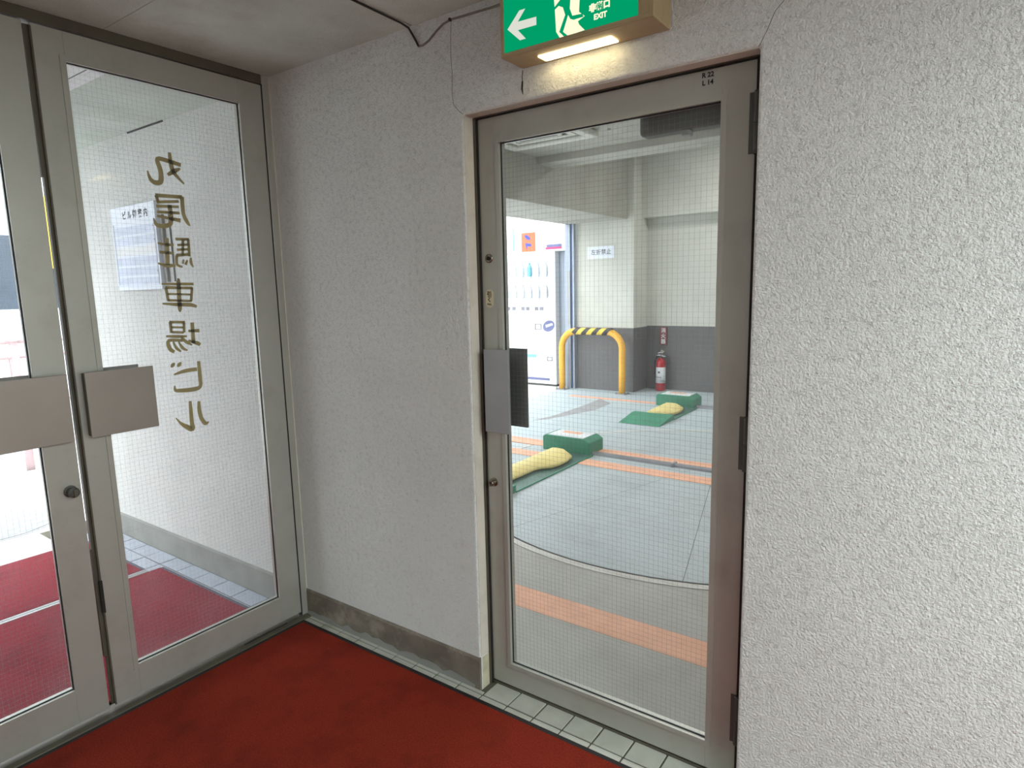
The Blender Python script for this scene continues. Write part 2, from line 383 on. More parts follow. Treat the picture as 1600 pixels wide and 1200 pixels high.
# ------------------------------------------------------------------ garage
fg = struct(MB().box(-2.35, 4.0, 0.16, 6.9, -0.08, 0.0).build('floor_garage', 'conc'), 'garage floor of grey concrete with orange stripes')
MB().box(-2.35, 4.0, 2.895, 6.9, 0.0, 0.003).build('floor_paint', 'gfloor', fg)
MB().box(-2.35, -0.9, 1.2, 2.895, 0.0, 0.003).build('floor_paint', 'gfloor', fg)
MB().box(-0.6, 4.0, 0.592, 0.768, 0.0, 0.0015).build('orange_stripe', 'orange', fg)
MB().box(-1.35, 4.0, 2.845, 3.005, 0.003, 0.0095).build('orange_stripe', 'orange', fg)
MB().box(-1.35, 4.0, 3.205, 3.395, 0.003, 0.0095).build('orange_stripe', 'orange', fg)
MB().box(-1.95, 4.0, 5.735, 5.845, 0.003, 0.0045).build('orange_stripe', 'orange', fg)
MB().poly([(-1.49, 4.12, 0.0042), (-1.37, 4.30, 0.0042), (-1.16, 5.0, 0.0042), (-1.18, 5.5, 0.0042), (-1.46, 5.75, 0.0042), (-1.42, 5.2, 0.0042), (-1.42, 4.5, 0.0042)]).build('worn_grey_marking', 'asphalt', fg)
# walls, pier, beams
struct(MB().box(-2.2, 4.1, 6.9, 7.05, -0.08, 3.5).build('wall_garage_far', 'gwall'), 'far garage wall, pale above and dark grey below')
wf = bpy.data.objects['wall_garage_far']
MB().box(-1.3, 4.0, 6.893, 6.9, 0.0, 0.912).build('wainscot', 'wains', wf)
MB().box(-1.3, 4.0, 6.72, 6.9, 2.415, 3.45).build('wall_beam', 'gwall', wf)
pier = struct(MB().box(-2.2, -1.3, 6.43, 6.9, -0.05, 3.5).build('trim_2', 'gwall', bevel=0.01), 'square garage pier beside the shutter, white above dark grey')
MB().box(-2.203, -1.297, 6.427, 6.9, 0.0, 0.905).build('wainscot', 'wains', pier, bevel=0.006)
struct(MB().box(4.0, 4.1, 0.0, 7.05, -0.08, 3.5).build('wall_garage_right', 'gwall'), 'garage side wall')
struct(MB().box(-2.35, 4.1, 0.16, 4.2, 2.86, 3.5).build('ceiling_garage', 'gbeam'), 'garage ceiling with the air conditioner')
struct(MB().box(-2.35, 4.1, 4.55, 7.05, 3.42, 3.6).build('ceiling_garage_rear', 'gbeam'), 'higher garage ceiling at the rear')
struct(MB().box(-1.4, 4.0, 4.2, 4.55, 2.785, 3.5).build('trim_3', 'gbeam', bevel=0.01), 'cross beam under the garage ceiling')
struct(MB().box(-2.35, -1.4, 0.16, 6.43, 2.38, 3.5).build('trim_4', 'gbeam', bevel=0.01), 'wide beam over the garage street opening')
struct(MB().box(-2.35, -2.2, 0.16, 0.35, -0.08, 2.38).build('wall_garage_street', 'gwall'), 'short garage wall beside the street opening')

# turntable let into the garage floor
tt = empty('turntable', (0.854, 2.895, 0.0), 'round pale blue steel floor plate with a thin rim in the garage floor', 'turntable')
NSEG = 96
circ = [(0.854+1.725*math.cos(2*math.pi*k/NSEG), 2.895+1.725*math.sin(2*math.pi*k/NSEG)) for k in range(NSEG)]
def rad(r, n=NSEG): return [(0.854+r*math.cos(2*math.pi*k/n), 2.895+r*math.sin(2*math.pi*k/n)) for k in range(n)]
b = MB(); ri, ro = rad(1.738), rad(1.785)
lo = [[b.bm.verts.new((p[0], p[1], 0.0)) for p in r] for r in (ri, ro)]; hi = [[b.bm.verts.new((p[0], p[1], 0.004)) for p in r] for r in (ri, ro)]
for k in range(NSEG):
    q = (k+1) % NSEG
    b.bm.faces.new((hi[0][k], hi[0][q], hi[1][q], hi[1][k])); b.bm.faces.new((lo[1][k], lo[1][q], hi[1][q], hi[1][k])); b.bm.faces.new((lo[0][q], lo[0][k], hi[0][k], hi[0][q]))
b.build('rim', 'rim', tt)
MB().prism(rad(1.739), 'z', 0.0, 0.0032).build('dark_gap', 'dark', tt)
def deck_material():
    M = mat('tread_plate_paint', (172, 182, 184), 0.5, var=0.06, vscale=3, dirt=(138, 140, 138), dscale=2.2, damt=0.55)
    nt = M.node_tree; N = nt.nodes; L = nt.links
    tc = N.new('ShaderNodeTexCoord')
    w1 = N.new('ShaderNodeTexWave'); w1.wave_type = 'BANDS'; w1.bands_direction = 'DIAGONAL'; w1.inputs['Scale'].default_value = 14
    w2 = N.new('ShaderNodeTexChecker'); w2.inputs['Scale'].default_value = 40
    L.new(tc.outputs['Object'], w1.inputs['Vector']); L.new(tc.outputs['Object'], w2.inputs['Vector'])
    mm = N.new('ShaderNodeMath'); mm.operation = 'MULTIPLY'; L.new(w1.outputs['Fac'], mm.inputs[0]); L.new(w2.outputs['Fac'], mm.inputs[1])
    bp = N.new('ShaderNodeBump'); bp.inputs['Strength'].default_value = 0.4; bp.inputs['Distance'].default_value = 0.003
    L.new(mm.outputs[0], bp.inputs['Height']); L.new(bp.outputs['Normal'], N['Principled BSDF'].inputs['Normal'])
    return M
MT['deck'] = deck_material()
def line(p, q):
    dx, dy = q[0]-p[0], q[1]-p[1]; l = math.hypot(dx, dy); n = (dy/l, -dx/l); return n[0], n[1], n[0]*p[0]+n[1]*p[1]
l1 = line((0.28, 1.68), (0.599, 2.797)); l2 = line((1.304, 1.406), (1.107, 2.228))
g = 0.0015
pl = [clip(circ, -l1[0], -l1[1], -l1[2]-g), clip(clip(circ, l1[0], l1[1], l1[2]-g), l2[0], l2[1], l2[2]-g), clip(circ, -l2[0], -l2[1], -l2[2]-g)]
pl[0], pl[1], pl[2] = clip(circ, -l1[0], -l1[1], -l1[2]-g), None, clip(circ, -l2[0], -l2[1], -l2[2]-g)
def side(pt, l): return l[0]*pt[0]+l[1]*pt[1]-l[2]
s1 = 1 if side((0.9, 2.0), l1) > 0 else -1; s2 = 1 if side((0.9, 2.0), l2) > 0 else -1
mid = clip(clip(circ, -s1*l1[0], -s1*l1[1], -s1*l1[2]-g), -s2*l2[0], -s2*l2[1], -s2*l2[2]-g)
left = clip(circ, s1*l1[0], s1*l1[1], s1*l1[2]-g); right = clip(circ, s2*l2[0], s2*l2[1], s2*l2[2]-g)
right = clip(right, -s1*l1[0], -s1*l1[1], -s1*l1[2]-g)
for q in (left, mid, right):
    MB().prism(q, 'z', 0.0025, 0.006).build('steel_plate', 'deck', tt)

# ------------------------------------------------------------------ street outside
fs = struct(MB().box(-30, -2.35, -25, 40, -0.2, -0.004).build('floor_street', 'pave'), 'bright street and pavement')
MB().box(-9.6, -4.15, -25, 40, -0.004, -0.002).build('road_surface', 'asphalt', fs)
MB().box(-4.15, -4.03, -25, 40, -0.004, 0.008).build('kerb_line', 'white', fs)

# ================================================================== DOORS
def wire_grid(a0, a1, z0, z1, plane, at, parent, pitch=0.0157, t=0.00036):
    b = MB(); n = int((a1-a0)/pitch)
    for i in range(1, n+1):
        a = a0+i*pitch-pitch*0.4
        if plane == 'x': b.box(at-t/2, at+t/2, a-t/2, a+t/2, z0, z1)
        else: b.box(a-t/2, a+t/2, at-t/2, at+t/2, z0, z1)
    for j in range(1, int((z1-z0)/pitch)+1):
        z = z0+j*pitch-pitch*0.3
        if plane == 'x': b.box(at-t/2, at+t/2, a0, a1, z-t/2, z+t/2)
        else: b.box(a0, a1, at-t/2, at+t/2, z-t/2, z+t/2)
    return tag(b.build('wire_mesh', 'wire', parent), kind='stuff')

def frame_ring(name, a0, a1, z0, z1, w, plane, f0, f1, material, parent):
    """thin rectangular ring of width w inside a0..a1, z0..z1; thickness f0..f1 normal to plane"""
    b = MB(); o = [(a0, z0), (a1, z0), (a1, z1), (a0, z1)]; i = [(a0+w, z0+w), (a1-w, z0+w), (a1-w, z1-w), (a0+w, z1-w)]
    P = (lambda p, f: (f, p[0], p[1])) if plane == 'x' else (lambda p, f: (p[0], f, p[1]))
    V = [[b.bm.verts.new(P(p, f)) for p in q] for f in (f0, f1) for q in (o, i)]
    for k in range(4):
        q = (k+1) % 4
        b.bm.faces.new((V[0][k], V[0][q], V[1][q], V[1][k])); b.bm.faces.new((V[2][k], V[3][k], V[3][q], V[2][q]))
        b.bm.faces.new((V[0][k], V[2][k], V[2][q], V[0][q])); b.bm.faces.new((V[1][k], V[1][q], V[3][q], V[3][k]))
    return b.build(name, material, parent)

def leaf_x(name, label, ya, yb, z0, z1, ga, gb, gz0, gz1, glass_mat):
    """entrance leaf in the plane x=0 (inner face) .. x=-0.035; ya<yb; ga..gb glass"""
    d = empty(name, (0, (ya+yb)/2, 0), label, 'door', None, 'structure')
    x0, x1 = -0.036, 0.0
    MB().box(x0, x1, ya, ga, z0, z1).build('stile', 'alu', d, bevel=0.0012)
    MB().box(x0, x1, gb, yb, z0, z1).build('stile', 'alu', d, bevel=0.0012)
    MB().box(x0, x1, ga, gb, gz1, z1).build('top_rail', 'alu', d, bevel=0.0012)
    MB().box(x0, x1, ga, gb, z0, gz0).build('bottom_rail', 'alu', d, bevel=0.0012)
    frame_ring('glazing_bead', ga-0.016, gb+0.016, gz0-0.016, gz1+0.016, 0.017, 'x', x1-0.001, x1+0.0035, 'alu', d)
    frame_ring('glazing_gasket', ga-0.001, gb+0.001, gz0-0.001, gz1+0.001, 0.004, 'x', -0.0150, -0.0105, 'gasket', d)
    gp = MB().box(-0.0205, -0.0145, ga, gb, gz0, gz1).build('glass_pane', glass_mat, d)
    wire_grid(ga+0.003, gb-0.003, gz0+0.003, gz1-0.003, 'x', -0.0175, d, t=0.00027)
    return d, gp

dr, dr_gl = leaf_x('door_2', 'right glass entrance leaf with mirrored gold lettering next to the corner', -0.831, -0.040, 0.027, 2.329, -0.745, -0.144, 0.142, 2.238, 'glassl')
dl, dl_gl = leaf_x('door_1', 'left glass entrance leaf cut by the left picture edge', -1.644, -0.853, 0.027, 2.329, -1.53, -0.948, 0.152, 2.238, 'glassl')
# brush strip on the closing edge
MB().box(-0.030, -0.012, -0.846, -0.831, 1.87, 2.325).build('brush_strip', 'alu_dark', dr)
MB().box(-0.030, -0.012, -0.841, -0.831, 0.62, 1.87).build('brush_strip', 'alu_dark', dr)
MB().box(-0.030, -0.012, -0.845, -0.831, 0.22, 0.62).build('brush_strip', 'alu_dark', dr)
MB().box(-0.030, -0.012, -0.838, -0.831, 0.03, 0.22).build('brush_strip', 'alu_dark', dr)
MB().box(-0.002, 0.004, -0.838, -0.827, 0.385, 0.505).build('flush_bolt', 'dark', dr, bevel=0.001)
MB().box(-0.002, 0.0015, -0.834, -0.829, 0.03, 2.32).build('edge_trim', 'alu_dark', dr)
# push plates, inner and outer
def plates_x(door, ya, yb, zb, zt, ystand):
    p = MB().box(0.030, 0.037, ya, yb, zb, zt).build('push_plate', 'steel', door, bevel=0.0012)
    MB().box(0.0, 0.031, ystand-0.011, ystand+0.011, zb+0.004, zt-0.004).build('mounting_bar', 'alu_dark', p)
    q = MB().box(-0.081, -0.074, ya, yb, zb, zt).build('push_plate', 'steel', door, bevel=0.0012)
    MB().box(-0.075, -0.035, ystand-0.011, ystand+0.011, zb+0.004, zt-0.004).build('mounting_bar', 'alu_dark', q)
plates_x(dr, -0.815, -0.595, 1.018, 1.240, -0.800)
plates_x(dl, -1.088, -0.8655, 1.018, 1.241, -0.880)
k = MB().lathe([(0.020, 0), (0.020, 0.004), (0.013, 0.005), (0.013, 0.020), (0.017, 0.024), (0.017, 0.034), (0.012, 0.037)], (0.0, -0.886, 0.846), 'x', 24).build('thumb_turn', 'closer', dl, smooth=False, bevel=0.0008)
MB().box(0.036, 0.042, -0.889, -0.883, 0.833, 0.859).build('thumb_wing', 'alu_dark', k)

# brush-written characters on the outer face of the pane; strokes are (u,v,width) in a 100 grid
CH = [  # strokes as (y, z, width) in millimetres on the pane
 [[(-428.2,2009.0,11.9),(-427.6,1973.6,15.8),(-420.0,1939.1,15.8),(-385.5,1902.5,6.6)],[(-390.2,1969.4,14.5),(-434.1,1977.4,15.8),(-474.7,1979.8,15.8),(-467.9,1941.1,17.2),(-470.6,1902.0,18.5),(-491.5,1894.8,17.2),(-507.5,1906.9,13.2),(-513.9,1933.8,4.0)],[(-394.3,1956.8,6.6),(-418.1,1944.1,17.2),(-443.4,1927.8,10.6)]],
 [[(-397.0,1853.0,14.5),(-448.3,1851.3,13.2),(-495.2,1850.0,14.5)],[(-492.6,1850.3,11.9),(-488.3,1827.7,11.9)],[(-493.8,1826.0,10.6),(-411.3,1836.1,10.6)],[(-398.2,1855.2,15.8),(-398.8,1793.1,14.5),(-387.7,1762.7,14.5),(-377.6,1748.8,5.3)],[(-413.4,1815.7,9.2),(-496.5,1811.9,11.9)],[(-412.9,1793.2,10.6),(-496.1,1791.1,10.6)],[(-411.5,1765.8,14.5),(-497.5,1777.1,9.2)],[(-447.4,1821.0,15.8),(-450.1,1753.6,17.2),(-486.5,1741.7,15.8),(-503.2,1747.6,13.2),(-510.3,1768.0,4.0)]],
 [[(-389.9,1699.1,10.6),(-392.1,1634.0,10.6)],[(-387.1,1698.1,10.6),(-438.1,1696.7,10.6)],[(-389.0,1679.0,9.2),(-433.4,1674.9,9.2)],[(-390.8,1661.0,9.2),(-436.6,1657.1,9.2)],[(-391.3,1641.9,10.6),(-441.4,1637.1,11.9)],[(-409.9,1698.1,11.9),(-417.4,1637.8,10.6)],[(-440.0,1637.1,11.9),(-442.0,1603.8,10.6),(-421.9,1594.1,7.9)],[(-386.8,1629.6,7.9),(-387.4,1609.3,11.9),(-380.2,1593.6,4.0)],[(-400.7,1620.3,6.6),(-409.7,1602.2,10.6)],[(-414.8,1622.2,6.6),(-419.2,1606.5,9.2)],[(-469.4,1699.6,10.6),(-471.2,1682.1,15.8)],[(-447.3,1674.4,9.2),(-476.0,1675.3,10.6),(-505.1,1679.5,6.6)],[(-453.1,1644.5,10.6),(-501.7,1647.3,10.6)],[(-448.0,1599.3,11.9),(-483.8,1598.7,13.2),(-511.2,1607.0,5.3)],[(-471.2,1682.1,14.5),(-476.8,1601.0,14.5)]],
 [[(-386.1,1530.1,10.6),(-446.8,1530.5,10.6),(-506.4,1531.0,6.6)],[(-393.2,1515.5,10.6),(-402.5,1464.5,10.6)],[(-390.5,1514.3,10.6),(-493.4,1517.9,11.9)],[(-492.0,1517.9,11.9),(-487.9,1468.2,10.6)],[(-398.5,1490.0,7.9),(-490.5,1494.3,7.9)],[(-400.9,1465.7,9.2),(-490.3,1470.6,9.2)],[(-382.0,1443.0,10.6),(-406.6,1451.2,14.5),(-461.3,1454.3,13.2),(-509.9,1459.4,6.6)],[(-445.2,1546.0,10.6),(-443.5,1536.5,15.8),(-447.7,1440.6,15.8),(-444.6,1430.8,6.6)]],
 [[(-380.6,1350.4,14.5),(-424.1,1352.1,9.2)],[(-406.1,1383.5,14.5),(-408.6,1303.8,14.5)],[(-383.4,1294.3,11.9),(-393.6,1302.5,15.8),(-427.8,1315.0,7.9)],[(-438.1,1385.3,10.6),(-440.6,1347.2,10.6)],[(-434.0,1386.3,10.6),(-492.5,1389.6,10.6)],[(-488.7,1389.4,11.9),(-488.9,1349.4,10.6)],[(-440.0,1366.4,7.9),(-489.3,1370.6,7.9)],[(-442.0,1347.3,9.2),(-488.6,1351.7,9.2)],[(-431.5,1332.2,7.9),(-471.0,1333.9,11.9),(-509.3,1337.9,7.9)],[(-453.1,1329.0,10.6),(-436.3,1310.9,13.2),(-414.7,1297.0,5.3)],[(-449.0,1316.7,10.6),(-500.8,1320.8,13.2),(-500.1,1290.1,15.8),(-484.6,1276.8,11.9)],[(-465.2,1313.2,6.6),(-451.9,1288.1,11.9),(-434.2,1278.1,5.3)],[(-485.9,1314.9,6.6),(-475.4,1290.2,11.9),(-459.8,1275.7,6.6)]],
 [[(-405.3,1201.8,14.5),(-452.9,1200.3,14.5),(-494.9,1191.2,6.6)],[(-395.7,1232.1,13.2),(-396.3,1174.1,15.8),(-399.0,1133.1,14.5),(-428.5,1125.1,17.2),(-479.0,1127.6,14.5),(-495.9,1132.4,11.9),(-496.7,1149.1,4.0)],[(-463.2,1234.6,5.3),(-471.4,1227.2,14.5),(-479.6,1219.9,5.3)],[(-487.9,1234.9,5.3),(-496.0,1227.6,14.5),(-502.9,1220.2,5.3)]],
 [[(-409.8,1075.5,10.6),(-411.7,1042.3,15.8),(-406.9,1007.7,15.8),(-392.7,983.2,15.8),(-378.2,987.8,4.0)],[(-444.4,1081.1,10.6),(-445.0,1048.0,14.5),(-445.7,1000.4,15.8),(-445.9,971.7,19.8),(-466.2,982.9,18.5),(-488.1,1001.3,10.6),(-505.1,1025.6,2.6)]],
] 
def brush(strokes, x, name, parent):
    b = MB()
    for st in strokes:
        pts = []                               # smooth the stroke
        for i in range(len(st)-1):
            for t in ([0, .25, .5, .75] if len(st) > 2 else [0, .5]):
                p0, p1, p2, p3 = st[max(i-1, 0)], st[i], st[i+1], st[min(i+2, len(st)-1)]
                pts.append([0.5*((2*p1[c])+(p2[c]-p0[c])*t+(2*p0[c]-5*p1[c]+4*p2[c]-p3[c])*t*t+(3*p1[c]-p0[c]-3*p2[c]+p3[c])*t**3) for c in range(3)])
        pts.append(list(st[-1])); A, B = [], []
        for i, p in enumerate(pts):
            a, c = pts[max(i-1, 0)], pts[min(i+1, len(pts)-1)]; dx, dy = c[0]-a[0], c[1]-a[1]; l = math.hypot(dx, dy) or 1
            w = max(p[2], 2.5)*0.5
            A.append((p[0]-dy/l*w, p[1]+dx/l*w)); B.append((p[0]+dy/l*w, p[1]-dx/l*w))
        V = [[b.bm.verts.new((x+dxx, q[0]/1000, q[1]/1000)) for q in sd] for sd in (A, B) for dxx in (0.0, -0.0008)]
        n = len(pts)
        for i in range(n-1):
            b.bm.faces.new((V[0][i], V[0][i+1], V[2][i+1], V[2][i])); b.bm.faces.new((V[1][i], V[3][i], V[3][i+1], V[1][i+1]))
            b.bm.faces.new((V[0][i], V[1][i], V[1][i+1], V[0][i+1])); b.bm.faces.new((V[2][i], V[2][i+1], V[3][i+1], V[3][i]))
        for i in (0, n-1): b.bm.faces.new((V[0][i], V[2][i], V[3][i], V[1][i]))
    return b.build(name, 'gold', parent)
for st in CH: brush(st, -0.0212, 'gold_character', dr_gl)

# fixed frame round the entrance doors
struct(MB().box(-0.05, 0.001, -0.036, 0.0, 0.0, H).build('trim_5', 'alu', bevel=0.002), 'beige aluminium jamb in the corner beside the entrance doors')
MB().box(-0.02, 0.0016, -0.0405, -0.0352, 0.012, 2.334).build('gap_strip', 'black', bpy.data.objects['trim_5'])  # black strip put in for the shadow gap between leaf and jamb
MB().box(-0.004, 0.0012, -0.004, 0.0, 0.13, H).build('plaster_bead', 'plaster', bpy.data.objects['trim_5'])
struct(MB().box(-0.05, 0.001, -1.69, -0.037, 2.334, H).build('trim_6', 'alu_dark', bevel=0.002), 'dark header bar over the entrance doors')
struct(MB().box(-0.05, 0.001, -1.69, -1.65, 0.0, 2.333).build('trim_7', 'alu', bevel=0.002), 'jamb of the left entrance door')
th = struct(MB().prism([(-0.05, -0.004), (0.030, -0.004), (0.026, 0.006), (0.004, 0.010), (-0.046, 0.010)], 'y', -1.69, -0.010).build('trim_8', 'alu_dark', bevel=0.001), 'metal threshold under the entrance doors')
MB().box(0.002, 0.006, -0.33, -0.12, 0.0095, 0.0125).build('chipped_edge', 'dark', th)

# ---- garage door (door_3): leaf plane y = 0.062 (inner face) .. 0.098
dg_ = empty('door_3', (1.4885, 0.08, 0), 'framed wired glass door to the garage below the exit sign', 'door', None, 'structure')
LX0, LX1, LZ0, LZ1 = 1.038, 1.939, 0.016, 2.043; GX0, GX1, GZ0, GZ1 = 1.122, 1.850, 0.106, 1.960; YF, YB = 0.062, 0.098
MB().box(LX0, GX0, YF, YB, LZ0, LZ1).build('stile', 'alu', dg_, bevel=0.0012)
MB().box(GX1, LX1, YF, YB, LZ0, LZ1).build('stile', 'alu', dg_, bevel=0.0012)
MB().box(GX0, GX1, YF, YB, GZ1, LZ1).build('top_rail', 'alu', dg_, bevel=0.0012)
MB().box(GX0, GX1, YF, YB, LZ0, GZ0).build('bottom_rail', 'alu', dg_, bevel=0.0012)
frame_ring('glazing_bead', GX0-0.014, GX1+0.014, GZ0-0.014, GZ1+0.014, 0.015, 'y', YF-0.0035, YF+0.001, 'alu', dg_)
frame_ring('glazing_gasket', GX0-0.001, GX1+0.001, GZ0-0.001, GZ1+0.001, 0.004, 'y', 0.0725, 0.0770, 'gasket', dg_)
gp3 = MB().box(GX0, GX1, 0.0765, 0.0825, GZ0, GZ1).build('glass_pane', 'glass', dg_)
wire_grid(GX0+0.003, GX1-0.003, GZ0+0.003, GZ1-0.003, 'y', 0.0795, dg_)
def plates_y():
    p = MB().box(1.062, 1.165, 0.026, 0.033, 0.990, 1.280).build('push_plate', 'lightsteel', dg_, bevel=0.0012); p['label'] = 'pale vertical push plate'
    MB().box(1.070, 1.092, 0.032, 0.062, 0.995, 1.275).build('mounting_bar', 'alu_dark', p)
    q = MB().box(1.062, 1.172, 0.128, 0.136, 0.995, 1.276).build('push_plate', 'closer', dg_, bevel=0.0012); q['label'] = 'dark plate on the garage side'
    MB().box(1.070, 1.092, 0.097, 0.129, 1.000, 1.270).build('mounting_bar', 'alu_dark', q)
plates_y()
lk = MB().lathe([(0.0155, 0), (0.0155, -0.003), (0.0125, -0.005), (0.0115, -0.004)], (1.071, YF, 1.588), 'y', 24).build('lock_cylinder', 'chrome', dg_, bevel=0.0005)
MB().lathe([(0.0072, 0), (0.0072, -0.007), (0.005, -0.0075)], (1.071, YF-0.001, 1.588), 'y', 16).build('key_plug', 'dark', lk)
tk = MB().lathe([(0.016, 0), (0.016, -0.004), (0.0105, -0.005), (0.0105, -0.022), (0.009, -0.024)], (1.067, YF, 0.797), 'y', 24).build('thumb_turn', 'chrome', dg_, bevel=0.0006)
MB().box(1.0645, 1.0695, YF-0.0245, YF-0.0235, 0.7905, 0.8035).build('key_slot', 'dark', tk)
st_pts = []
for cx, cz, a0 in ((1.0685, 1.467, 0), (1.0685, 1.438, math.pi)):
    st_pts += [(cx+0.0165*math.cos(a0+math.pi*t/10), cz+0.0165*math.sin(a0+math.pi*t/10)) for t in range(11)]
stk = MB().prism(st_pts, 'y', YF-0.002, YF).build('pull_sticker', 'ivory', dg_, bevel=0.0006)
text('sticker_character', '引', 0.021, (1.0685, YF-0.0021, 1.4655), (1, 0, 0), (0, 0, 1), 'brownink', stk, 0.0008)
text('sticker_character', 'く', 0.018, (1.0685, YF-0.0021, 1.4475), (1, 0, 0), (0, 0, 1), 'brownink', stk, 0.0008)
text('sticker_character', 'PULL', 0.0085, (1.0685, YF-0.0021, 1.4325), (1, 0, 0), (0, 0, 1), 'brownink', stk, 0.0004)
text('pen_mark', 'R 22', 0.017, (1.812, YF-0.0002, 2.0295), (1, 0, 0), (0, 0, 1), 'ink', dg_, 0.0006)
text('pen_mark', 'L 14', 0.017, (1.812, YF-0.0002, 2.0105), (1, 0, 0), (0, 0, 1), 'ink', dg_, 0.0006)
for z0, z1 in ((0.137, 0.293), (0.971, 1.125), (1.812, 1.966)):
    zm = (z0+z1)/2
    h = MB().lathe([(0.0075, 0), (0.009, 0.004), (0.0075, 0.006), (0.0075, zm-z0-0.002)], (1.9425, 0.054, z0), 'z', 12).build('hinge', 'closer', dg_)
    MB().lathe([(0.0075, 0), (0.0075, zm-z0-0.006), (0.009, zm-z0-0.004), (0.006, zm-z0)], (1.9425, 0.054, zm), 'z', 12).build('hinge_knuckle', 'closer', h)
    MB().box(1.922, 1.942, 0.0595, 0.0625, z0+0.002, z1-0.002).build('hinge_plate', 'closer', h)
clo = MB().box(1.598, 1.846, 0.104, 0.160, 1.912, 1.985).build('door_closer', 'closer', dg_, bevel=0.012, seg=3)
MB().box(1.722, 1.746, 0.112, 0.146, 1.898, 1.916).build('closer_bracket', 'lightsteel', clo, bevel=0.004)
MB().tube([(1.66, 0.125, 1.998), (1.48, 0.20, 2.004), (1.40, 0.16, 2.010)], 0.006, 8).build('closer_arm', 'closer', clo)
MB().tube([(1.503, 0.105, 1.945), (1.503, 0.105, 1.952)], 0.006, 8).build('stopper_pin', 'white', dg_)
# fixed frame of the garage door
struct(MB().prism([(X1, 0), (X1+0.010, 0), (X1+0.010, LZ1+0.003), (X2-0.010, LZ1+0.003), (X2-0.010, 0), (X2, 0), (X2, ZT), (X1, ZT)], 'y', 0.050, 0.16).build('trim_9', 'alu_dark'), 'narrow aluminium frame round the garage door')
t9 = bpy.data.objects['trim_9']
for a, b_ in ((1.0352, 1.0378), (1.9394, 1.9475)): MB().box(a, b_, 0.054, 0.09, 0.0, 2.045).build('gap_strip', 'black', t9)  # black strips stand in for the shaded gaps at both leaf edges
MB().box(1.0352, 1.9475, 0.054, 0.09, 2.0434, 2.0455).build('gap_strip', 'black', t9)  # same painted shadow gap along the leaf top
struct(MB().box(X1, X2, 0.064, 0.16, -0.004, 0.008).build('trim_10', 'alu_dark', bevel=0.001), 'sill under the garage door')

# ================================================================== LOBBY THINGS
ca = empty('carpet', (2.4, -2.0, 0.0), 'dark red carpet with thin black edge on the lobby floor', 'carpet')
MB().box(0.052, 4.9, -3.9, -0.072, 0.0005, 0.009).build('pile', 'carpet', ca, bevel=0.003)
MB().box(0.034, 4.92, -0.0725, -0.054, 0.0005, 0.007).build('edging', 'black', ca, bevel=0.002)
MB().box(0.034, 0.0525, -3.9, -0.0725, 0.0005, 0.007).build('edging', 'black', ca, bevel=0.002)

# exit sign
ex = empty('exit_sign', (1.5, 0.0, 2.14), 'lit green exit sign box with white arrow above the garage door', 'sign')
MB().box(1.266, 1.733, -0.108, 0.0, 2.140, 2.3685).build('housing', 'signcase', ex, bevel=0.004)
FY = -0.110
frame_ring('front_frame', 1.268, 1.731, 2.1415, 2.367, 0.010, 'y', -0.113, -0.107, 'signcase', ex)
MB().box(1.690, 1.722, -0.112, -0.107, 2.1515, 2.357).build('side_cover', 'signcase', ex, bevel=0.002)
gpn = MB().box(1.278, 1.690, FY, -0.107, 2.1515, 2.357).build('green_panel', 'exgreen', ex)
def decal(name, pts, y, material, parent):
    return MB().prism(pts, 'y', y-0.0003, y).build(name, material, parent)
decal('arrow', [(1.290, 2.214), (1.332, 2.254), (1.352, 2.254), (1.326, 2.226), (1.388, 2.224), (1.388, 2.203), (1.326, 2.204), (1.352, 2.176), (1.332, 2.176)], FY, 'exarrow', gpn)
decal('doorway', [(1.4458, 2.2516), (1.4481, 2.2269), (1.4513, 2.1697), (1.4645, 2.1494), (1.4872, 2.1517), (1.5391, 2.1538), (1.5226, 2.1714), (1.5188, 2.1802), (1.5393, 2.1882), (1.5222, 2.2029), (1.5243, 2.2311), (1.5255, 2.335), (1.437, 2.335)], FY, 'exwhite', gpn)
decal('runner_leg', [(1.4944, 2.2152), (1.4727, 2.1636), (1.4614, 2.1673), (1.4805, 2.2055), (1.4735, 2.2258), (1.4603, 2.2329), (1.4481, 2.2264), (1.4475, 2.233), (1.4651, 2.2465), (1.4967, 2.2446)], FY-0.0004, 'exgreen', gpn)
decal('runner_leg', [(1.4945, 2.2178), (1.5021, 2.198), (1.5317, 2.1958), (1.5362, 2.1874), (1.5059, 2.187), (1.4962, 2.1915), (1.4852, 2.2107)], FY-0.0004, 'exgreen', gpn)
decal('floor_shadow', [(1.4614, 2.1673), (1.4727, 2.1652), (1.4872, 2.1522), (1.4779, 2.1506)], FY-0.0004, 'exgreen', gpn)
decal('runner_body', [(1.4651, 2.2454), (1.5012, 2.2434), (1.503, 2.262), (1.512, 2.3), (1.47, 2.305), (1.462, 2.262)], FY-0.0005, 'exgreen', gpn)
text('exit_characters', '非常口', 0.0205, (1.583, FY-0.0004, 2.2005), (1, 0, 0), (0, 0, 1), 'exwhite', gpn, 0.0011, 0.0002)
text('exit_word', 'EXIT', 0.0185, (1.585, FY-0.0004, 2.1775), (1, 0, 0), (0, 0, 1), 'exwhite', gpn, 0.0008, 0.0002)
MB().box(1.363, 1.594, -0.066, -0.022, 2.136, 2.141).build('lamp_diffuser', 'exlamp', ex, bevel=0.001)

